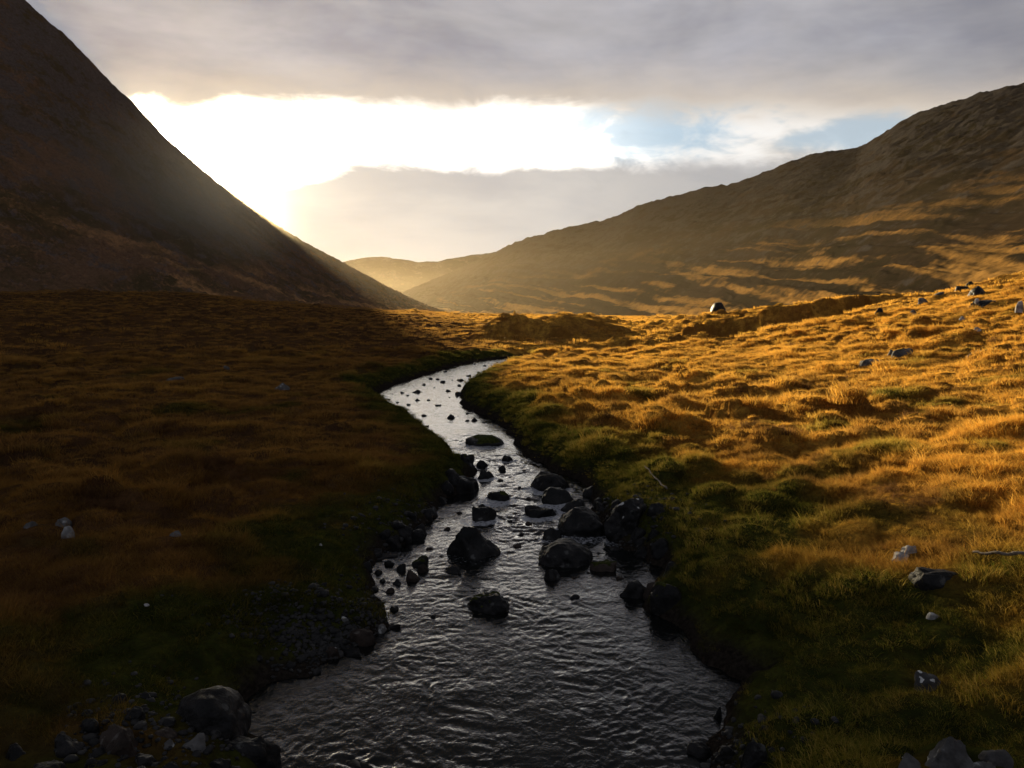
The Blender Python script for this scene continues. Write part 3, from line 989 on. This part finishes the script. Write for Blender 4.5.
def scatter(name, pts, rot, scl, tint, gv, variants, mat, label):
    """pts -> point mesh with attributes; a node group instances the tufts on it"""
    me = bpy.data.meshes.new(name)
    me.vertices.add(len(pts)); me.vertices.foreach_set('co', np.ascontiguousarray(pts, np.float32).ravel())
    for k, v in (('rotz', rot), ('scl', scl), ('tint', tint), ('gv', gv)):
        at = me.attributes.new(k, 'FLOAT', 'POINT'); at.data.foreach_set('value', np.ascontiguousarray(v, np.float32))
    idx = me.attributes.new('pick', 'INT', 'POINT'); idx.data.foreach_set('value', rng.integers(0, len(variants), len(pts)).astype(np.int32))
    o = link(name, me, None, kind='stuff', label=label, category='grass')
    ng = bpy.data.node_groups.new(name, 'GeometryNodeTree')
    ng.interface.new_socket('Geometry', in_out='INPUT', socket_type='NodeSocketGeometry')
    ng.interface.new_socket('Geometry', in_out='OUTPUT', socket_type='NodeSocketGeometry')
    gi = ng.nodes.new('NodeGroupInput'); go = ng.nodes.new('NodeGroupOutput')
    iop = ng.nodes.new('GeometryNodeInstanceOnPoints')
    iop.inputs['Pick Instance'].default_value = True
    g2i = ng.nodes.new('GeometryNodeGeometryToInstance')
    for vme in reversed(variants):
        vo = bpy.data.objects.new(vme.name, vme)
        vme.materials.clear(); vme.materials.append(mat)
        oi = ng.nodes.new('GeometryNodeObjectInfo'); oi.inputs['Object'].default_value = vo
        oi.inputs['As Instance'].default_value = False
        ng.links.new(oi.outputs['Geometry'], g2i.inputs[0])

    def named(nm, typ='FLOAT'):
        n = ng.nodes.new('GeometryNodeInputNamedAttribute'); n.data_type = typ; n.inputs['Name'].default_value = nm
        return n.outputs['Attribute']
    cx = ng.nodes.new('ShaderNodeCombineXYZ'); ng.links.new(named('rotz'), cx.inputs['Z'])
    e2r = ng.nodes.new('FunctionNodeEulerToRotation'); ng.links.new(cx.outputs[0], e2r.inputs[0])
    ng.links.new(gi.outputs[0], iop.inputs['Points'])
    ng.links.new(g2i.outputs[0], iop.inputs['Instance'])
    ng.links.new(named('pick', 'INT'), iop.inputs['Instance Index'])
    ng.links.new(e2r.outputs[0], iop.inputs['Rotation'])
    ng.links.new(named('scl'), iop.inputs['Scale'])
    ng.links.new(iop.outputs[0], go.inputs[0])
    md = o.modifiers.new('scatter', 'NODES'); md.node_group = ng
    return o


def sample(r0, r1, n, amax=41):
    r = np.sqrt(rng.uniform(r0 * r0, r1 * r1, n)); a = rng.uniform(-amax, amax, n) * math.pi / 180
    x = r * np.sin(a); y = r * np.cos(a)
    sd = stream_sd(x, y)
    return x, y, sd, r


def rock_clear(x, y):
    m = np.ones(len(x), bool)
    for o in ROCK_OBS:
        m &= ((x - o[0]) / o[2]) ** 2 + ((y - o[1]) / o[3]) ** 2 > 1
    return m


bpy.context.view_layer.update()
ROCK_OBS = [(o.location.x * (1 - .10 / max(o.location.y, 3)), o.location.y - .10, o.dimensions.x * .5 + .08, o.dimensions.y * .5 + (.24 if o.location.y < 45 else .05)) for o in COL.objects
            if o.get('category') in ('boulder', 'rock', 'stone')]


def grass_layer(name, r0, r1, n, variants, smin, smax, label, green_only=None):
    x, y, sd, r = sample(r0, r1, n)
    grn = green_amount(x, y, sd)
    th = 0.10 + 0.30 * rng.uniform(0, 1, len(x)) ** 2 + 0.35 * sstep(0.05, 0.3, fbm(x / 1.3, y / 1.3, 2, 97))
    gravel = np.exp(-(((x - GRAV[0]) / 0.95) ** 2 + ((y - GRAV[1]) / 0.55) ** 2) ** 2)
    keep = (sd > th + 1.1 * gravel) & rock_clear(x, y)
    if green_only is True:
        keep &= grn > rng.uniform(0.1, 0.9, len(x))
    elif green_only is False:
        keep &= grn < rng.uniform(0.3, 1.1, len(x))
    x, y, sd, r, grn = x[keep], y[keep], sd[keep], r[keep], grn[keep]
    z = ground_z(x, y, sd)
    s = rng.uniform(smin, smax, len(x)) * (0.75 + 0.5 * sstep(-.4, .4, fbm(x / 1.6, y / 1.6, 2, 91)))
    s = s * (0.65 + 0.35 * sstep(0.1, 1.2, sd))
    gv = np.clip(0.5 + 0.9 * fbm(x / 4.5, y / 4.5, 3, 95) + rng.normal(0, 0.15, len(x)) + 0.25 * sstep(8, 30, x), 0, 1)
    tint = np.clip(grn + rng.normal(0, 0.12, len(x)), 0, 1)
    t1, t2, t3 = tussock(x, y)
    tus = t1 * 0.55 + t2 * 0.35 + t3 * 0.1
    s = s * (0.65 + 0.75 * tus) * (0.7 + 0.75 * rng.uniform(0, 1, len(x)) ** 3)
    gv = gv * (0.75 + 0.8 * tus) + 0.25 + 0.55 * fbm(x / 0.9, y / 0.9, 2, 99) - 0.9 * sstep(0.25, 0.5, fbm(x / 2.1, y / 1.5, 3, 103))  # tussock shading put into colour: dim hollows, golden tops; dark heather patches too
    gv = np.clip(gv * (1 - 0.68 * west_amount(x, y, sd)), 0, 1)  # left moor blades browned and darkened in colour for the shade there
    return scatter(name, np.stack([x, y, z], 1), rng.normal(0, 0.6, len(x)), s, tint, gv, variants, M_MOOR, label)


NEARV = [tuft_mesh('tuft', 300 + k, 70, 0.27, 0.18, 0.0034, 0.7) for k in range(6)]
MIDV = [tuft_mesh('tuft', 320 + k, 60, 0.25, 0.27, 0.006, 0.7) for k in range(6)]
FARV = [tuft_mesh('tuft', 340 + k, 50, 0.30, 0.50, 0.013, 0.6, 2) for k in range(5)]
SHORTV = [tuft_mesh('tuft', 360 + k, 90, 0.14, 0.20, 0.0036, 1.0) for k in range(5)]
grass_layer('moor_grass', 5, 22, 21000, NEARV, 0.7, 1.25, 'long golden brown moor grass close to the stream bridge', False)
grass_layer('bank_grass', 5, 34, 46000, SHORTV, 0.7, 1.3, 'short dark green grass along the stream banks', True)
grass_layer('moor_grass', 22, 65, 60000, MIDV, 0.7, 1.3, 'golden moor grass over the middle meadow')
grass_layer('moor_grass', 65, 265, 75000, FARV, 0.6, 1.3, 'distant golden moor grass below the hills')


# ------------------------------------------------------------------ hills
def catmull(P, n):
    P = np.array(P, float)
    out = []
    m = len(P)
    for k in range(n):
        u = k / (n - 1) * (m - 1); j = min(int(u), m - 2); t = u - j
        p0, p1, p2, p3 = P[max(j - 1, 0)], P[j], P[j + 1], P[min(j + 2, m - 1)]
        out.append(0.5 * ((2 * p1) + (-p0 + p2) * t + (2 * p0 - 5 * p1 + 4 * p2 - p3) * t * t + (-p0 + 3 * p1 - 3 * p2 + p3) * t ** 3))
    return np.array(out)


def hill(name, ridge_px, foot, mat, power, amp, seed, nu=520, nv=300, ridge_amp=1.0, gully=1.0, back=0.9, sc=60.0, fk=(0.22, 0.13, 0.26), rough=0.0):
    ridge = catmull([gy(*p) for p in ridge_px], nu)
    ft = catmull(foot, nu)
    v = np.concatenate([np.linspace(0, 1, nv), 1 + np.linspace(0.02, 1, 50)])
    U = np.arange(nu)
    X = np.zeros((len(v), nu)); Y = X.copy(); Z = X.copy(); UP = X.copy()
    for k, t in enumerate(v):
        if t <= 1:
            p = ft + (ridge - ft) * t
            z = ft[:, 2] + (ridge[:, 2] - ft[:, 2]) * (t ** power)
        else:
            q = t - 1
            p = ridge + (ridge - ft) * q * back
            z = ridge[:, 2] - (ridge[:, 2] - ft[:, 2]) * (q ** 1.25)
        X[k] = p[:, 0]; Y[k] = p[:, 1]; Z[k] = z; UP[k] = min(t, 1)
    arc = np.concatenate([[0], np.cumsum(np.linalg.norm(np.diff(ridge, axis=0), axis=1))])
    A = np.broadcast_to(arc, X.shape)
    V = np.broadcast_to(v[:, None], X.shape)
    Lf = np.broadcast_to(np.linalg.norm(ridge - ft, axis=1), X.shape)
    wob = 0.35 * fbm(A / (sc * 2), V * Lf / (sc * 4), 3, seed + 3)
    S = V * Lf + A * 0.32
    g = fbm(A / (sc * 2.6) + wob, S / (sc * .42), 5, seed) * (1.15 - 0.5 * V) + 0.5 * (ridged(A / sc + wob, V * Lf / (sc * 3.0), 4, seed + 5) - 0.62)
    f = fbm(X / sc, Y / sc + Z / sc, 5, seed + 9)
    fine = fbm(X / (sc * .15), Y / (sc * .15) + Z / (sc * .12), 4, seed + 19)
    env = np.clip(1 - np.abs(V - 1) * 10, 0, 1)
    k = amp * (ridge_amp * env + (1 - env)) * sstep(0, 0.08, V)
    crag = sstep(0.30, 0.8, UP) * (0.15 + 0.85 * sstep(0.5, 0.8, A / arc[-1]))
    D = gully * g * 0.42 + fk[0] * f + fk[1] * fine + fk[2] * crag * (ridged(X / (sc * .33), Y / (sc * .33) + Z / (sc * .2), 4, seed + 41) - 0.62) + fk[1] * 0.5 * fbm(X / (sc * .05), Y / (sc * .05) + Z / (sc * .04), 3, seed + 23)
    Z = Z + k * D + rough * np.clip(1 - np.abs(V - 1) * 14, 0, 1) * (fbm(A / (sc * .25), V * 30, 4, seed + 51) + 0.5 * ridged(A / (sc * .6), V * 9, 3, seed + 53) - 0.3)
    st = np.clip(0.5 + 1.2 * fbm(A / (sc * 2.4) + wob, S / (sc * .36), 5, seed + 29), 0, 1)
    me = grid_mesh(name, X, Y, Z, None, {'up': UP, 'streak': st})
    return link(name, me, mat, kind='structure')


M_LHILL = make_hill_mat('left_hill', (0.20, 0.115, 0.066), (0.58, 0.31, 0.125), (0.13, 0.105, 0.09), 0.9, 0.020, 0.50, 1.0)  # strong colour contrast stands in for relief shading on this shaded slope
M_RHILL = make_hill_mat('right_mountain', (0.027, 0.0185, 0.0125), (0.34, 0.18, 0.048), (0.040, 0.038, 0.039), 0.8, 0.006, 0.50, 0.3)
M_FHILL = make_hill_mat('far_ridge', (0.09, 0.075, 0.06), (0.16, 0.12, 0.075), (0.12, 0.12, 0.12), 0.3, 0.002, 0.6)

L_RIDGE = [(-520, -470, 500), (-260, -270, 515), (-100, -130, 525), (25, 0, 540), (70, 40, 550), (110, 81, 560), (138, 108, 570), (160, 132, 580), (182, 152, 598), (205, 172, 620), (250, 207, 680),
           (300, 239, 765), (345, 263, 860), (385, 285, 970), (420, 302, 1100), (455, 316, 1250)]
L_FOOT = [(-560, 60, -6), (-420, 90, -6), (-300, 120, -6), (-240, 150, -6), (-215, 170, -5), (-195, 190, -5), (-180, 205, -5), (-168, 220, -5), (-150, 240, -5), (-135, 260, -5), (-112, 300, -5),
          (-90, 350, -6), (-72, 420, -6), (-60, 520, -7), (-50, 650, -8), (-40, 800, -10)]
hill('left_hillside', L_RIDGE, L_FOOT, M_LHILL, 1.35, 9.0, 301, 620, 360, ridge_amp=0.20, gully=1.3, sc=45, fk=(0.34, 0.32, 0.4), rough=1.6)

R_RIDGE = [(330, 330, 3300), (400, 294, 3100), (430, 281, 3000), (470, 263, 2850), (520, 241, 2700), (560, 229, 2600), (610, 218, 2480), (640, 205, 2400), (700, 189, 2250), (740, 181, 2150), (790, 162, 2020),
           (822, 152, 1940), (858, 147, 1850), (880, 135, 1790), (905, 119, 1730), (940, 105, 1650), (980, 93, 1560), (1024, 83, 1470), (1150, 50, 1300), (1350, 10, 1150)]
R_FOOT = [(-560, 2700, -30), (-330, 2450, -30), (-250, 2300, -30), (-170, 2100, -30), (-80, 1900, -30), (-10, 1750, -30), (60, 1600, -28), (100, 1500, -26), (160, 1350, -24), (200, 1230, -22), (235, 1100, -20),
          (255, 1020, -18), (270, 950, -16), (280, 890, -15), (290, 830, -14), (300, 760, -12), (310, 690, -10), (320, 620, -10), (350, 480, -8), (400, 330, -6)]
hill('right_mountain', R_RIDGE, R_FOOT, M_RHILL, 1.25, 26.0, 411, 760, 380, ridge_amp=0.22, gully=0.9, sc=150, fk=(0.26, 0.06, 0.5), rough=7.0)

F_RIDGE = [(200, 300, 5200), (300, 268, 5200), (345, 261, 5200), (372, 257, 5200), (395, 258, 5200), (420, 262, 5250), (445, 260, 5300), (480, 254, 5350), (530, 250, 5400), (640, 245, 5400)]
F_FOOT = [tuple(gy(p[0], 330, p[2] - 900)) for p in F_RIDGE]
hill('far_ridge', F_RIDGE, F_FOOT, M_FHILL, 1.1, 40.0, 511, 260, 80, ridge_amp=0.25, sc=500, rough=14.0)

# ------------------------------------------------------------------ haze in the valley (real scattering air)
HZ = dict(dens=0.30e-4, g=0.70)
me = bpy.data.meshes.new('haze')
x0, x1, y0, y1, z0, z1 = -1500, 2600, -250, 4300, -60, 150
me.from_pydata([(x0, y0, z0), (x1, y0, z0), (x1, y1, z0), (x0, y1, z0), (x0, y0, z1), (x1, y0, z1), (x1, y1, z1), (x0, y1, z1)], [],
               [(3, 2, 1, 0), (4, 5, 6, 7), (0, 1, 5, 4), (1, 2, 6, 5), (2, 3, 7, 6), (3, 0, 4, 7)])
mh, th_, oh = new_mat('valley_haze')
vs = th_.nodes.new('ShaderNodeVolumeScatter')
vs.inputs['Color'].default_value = (1, 0.80, 0.53, 1); vs.inputs['Density'].default_value = HZ['dens']; vs.inputs['Anisotropy'].default_value = HZ['g']
th_.links.new(vs.outputs[0], oh.inputs['Volume'])
hz = link('haze', me, mh, kind='stuff', label='thin golden haze filling the valley air', category='haze')

# added scattering volume that stands in for sun glare over the left hillside
mc = gy(176, 214, 470)
mb = bmesh.new(); bmesh.ops.create_icosphere(mb, subdivisions=3, radius=1.0)
mme = bpy.data.meshes.new('glare_mist'); mb.to_mesh(mme); mb.free()
mm, tm_, om = new_mat('slope_glare_mist')
oc = tm_.nodes.new('ShaderNodeTexCoord').outputs['Object']
rad = N(tm_, vop(tm_, 'LENGTH', oc, (0, 0, 0)))
vs2 = tm_.nodes.new('ShaderNodeVolumeScatter')
vs2.inputs['Color'].default_value = (1, 0.82, 0.55, 1); vs2.inputs['Anisotropy'].default_value = 0.78
fall = (1.0 - rad).fn('MAXIMUM', 0.0)
dn = fall * fall * 0.0085
tm_.links.new(dn.s, vs2.inputs['Density'])
tm_.links.new(vs2.outputs[0], om.inputs['Volume'])
ms = link('glare_mist', mme, mm, kind='stuff', label='added golden volume for sun glare on the left hill shoulder', category='glare_mist')
ms.location = mc; ms.scale = (74, 150, 66)

# ------------------------------------------------------------------ sun and sky
SUN_PX = (152.3, 132)
sd_ = ray(*SUN_PX); sd_ /= np.linalg.norm(sd_)
SUN_EL = math.asin(sd_[2]); SUN_AZ = math.atan2(sd_[0], sd_[1])
sl = bpy.data.lights.new('sun', 'SUN'); sl.energy = 10.0; sl.angle = R(0.5); sl.color = (1.0, 0.80, 0.48)
so = bpy.data.objects.new('sun', sl); COL.objects.link(so)
so.rotation_euler = Vector(-Vector(sd_)).to_track_quat('-Z', 'Y').to_euler()
so.location = (-100, 200, 200)

wd = bpy.data.worlds.new('World'); SC.world = wd; wd.use_nodes = True
t = wd.node_tree; t.nodes.clear()
wo = t.nodes.new('ShaderNodeOutputWorld'); bg = t.nodes.new('ShaderNodeBackground')
bg.inputs['Strength'].default_value = 0.1
t.links.new(bg.outputs[0], wo.inputs['Surface'])
sky = t.nodes.new('ShaderNodeTexSky'); sky.sky_type = 'NISHITA'; sky.sun_disc = False
sky.sun_elevation = SUN_EL; sky.sun_rotation = SUN_AZ; sky.altitude = 100; sky.air_density = 1.0; sky.dust_density = 1.0
dirv = t.nodes.new('ShaderNodeTexCoord').outputs['Generated']
sp = t.nodes.new('ShaderNodeSeparateXYZ'); t.links.new(dirv, sp.inputs[0])
dx, dy, dz = (N(t, sp.outputs[i]) for i in range(3))
azn = dx.fn('ARCTAN2', dy)                      # azimuth, right positive
el = dz.fn('ARCSINE')                           # elevation
sun_cos = N(t, vop(t, 'DOT_PRODUCT', dirv, tuple(sd_)))
ang = sun_cos.fn('MINIMUM', 1.0).fn('ARCCOSINE')


def glow(width):
    return (ang * (-1.0 / width)).fn('EXPONENT')


P1 = xyz(t, azn * 2.2, el * 7.0, 1.3)
P2 = xyz(t, azn * 5.0, el * 13.0, 4.1)
P3 = xyz(t, azn * 3.4 + el * 2.0, el * 11.0, 7.7)
nA = noise_n(t, P1, 1.0, 5, 0.55, 0.3)
nB = noise_n(t, P2, 1.0, 6, 0.6, 0.4)
nC = noise_n(t, P3, 1.0, 5, 0.55, 0.2)
nD = noise_n(t, xyz(t, azn * 14.0, el * 30.0, 2.0), 1.0, 5, 0.6, 0.5)

# open gap: bright milky sky with blue holes
clear = vop(t, 'MULTIPLY', sky.outputs[0], (0.75, 1.0, 1.25))
white = mixc(t, azn.step(0.22, 0.02), (9.5, 9.3, 9.0), (30.0, 28.5, 26.0))
blue_hole = ((azn - 0.172).fn('ABSOLUTE') * -0.8 + (el - 0.215).fn('ABSOLUTE') * -1.6 + (nB - 0.5) * 0.30 + (nD - 0.5) * 0.30).step(-0.15, -0.03)
blue_hole2 = ((azn - 0.405).fn('ABSOLUTE') * -0.8 + (el - 0.195).fn('ABSOLUTE') * -2.5 + (nB - 0.5) * 0.2 + (nD - 0.5) * 0.16).step(-0.09, -0.02) * 0.8
bh = blue_hole.fn('MAXIMUM', blue_hole2)
white = mixc(t, ((nD - 0.5) * 0.8 + (nB - 0.5) + (azn - 0.2)).step(0.0, 0.35) * 0.75, white, (6.6, 6.0, 5.3))
gap = mixc(t, bh * 0.75, white, mixc(t, 0.35, (3.2, 5.2, 6.9), clear))
# lower cloud bank
low_edge = 0.180 + (nA - 0.5) * 0.03 + (nB - 0.5) * 0.055 + (nD - 0.5) * 0.022 - (azn + 0.16).step(-0.02, -0.14) * 0.03 - (azn - 0.1).step(0.0, 0.25) * 0.012
low_m = (el - low_edge).step(0.010, -0.014)
low_c = mixc(t, nC.step(0.35, 0.65), (3.6, 3.6, 3.8), (5.2, 5.0, 4.8))
low_c = mixc(t, (azn + 0.05).step(0.0, 0.35) * 0.5, low_c, (4.0, 4.1, 4.4))
c = mixc(t, low_m * 0.95, gap, low_c)
# upper deck
up_edge = 0.226 + (nA - 0.5) * 0.03 + (nB - 0.5) * 0.05 + (nD - 0.5) * 0.03 - azn * azn * 0.12
up_m = (el - up_edge).step(-0.012, 0.03)
rim = (el - up_edge + (nC - 0.5) * 0.05).step(0.085, 0.0)
deck = mixc(t, nC.step(0.3, 0.7), (2.9, 3.0, 3.7), (5.3, 5.2, 5.5))
deck = mixc(t, nA.step(0.3, 0.65), vop(t, 'SCALE', deck, 0.66), deck)
deck = mixc(t, rim * 0.85, deck, (7.0, 6.0, 4.9))
c = mixc(t, up_m, c, deck)
# away from the opening the overcast is heavy and dark
dark = mixc(t, nA, (0.31, 0.34, 0.43), (0.62, 0.64, 0.73))
c = mixc(t, el.step(0.37, 0.48), c, dark)
c = mixc(t, dy.step(0.45, -0.1), c, vop(t, 'SCALE', dark, 4.2))
# forward-scattered sunlight in the thin cloud
g1 = vop(t, 'SCALE', xyz(t, 400.0, 345.0, 240.0), glow(0.055))
g2 = vop(t, 'SCALE', xyz(t, 2.2, 1.8, 1.1), glow(0.20))
thin = (up_m * -0.72 + 1.0) * (low_m * -0.35 + 1.0)
gl = vop(t, 'ADD', vop(t, 'SCALE', g1, (up_m * -0.996 + 1.0) * (low_m * -0.85 + 1.0)), vop(t, 'SCALE', g2, thin))
c = vop(t, 'ADD', c, gl)
t.links.new(c, bg.inputs['Color'])

# ------------------------------------------------------------------ camera and render settings
cd = bpy.data.cameras.new('camera'); cd.sensor_width = 36; cd.lens = 36 * F_PX / 1024; cd.clip_start = 0.1; cd.clip_end = 20000
co_ = bpy.data.objects.new('camera', cd); COL.objects.link(co_)
co_.location = CAM; co_.rotation_euler = (R(90) - PITCH, 0, 0)
SC.camera = co_
SC.view_settings.view_transform = 'Standard'; SC.view_settings.look = 'None'; SC.view_settings.exposure = 0; SC.view_settings.gamma = 1
cy = SC.cycles
cy.use_denoising = True
cy.max_bounces = 5; cy.diffuse_bounces = 3; cy.glossy_bounces = 2; cy.transmission_bounces = 3; cy.volume_bounces = 0; cy.transparent_max_bounces = 6
cy.sample_clamp_indirect = 6.0
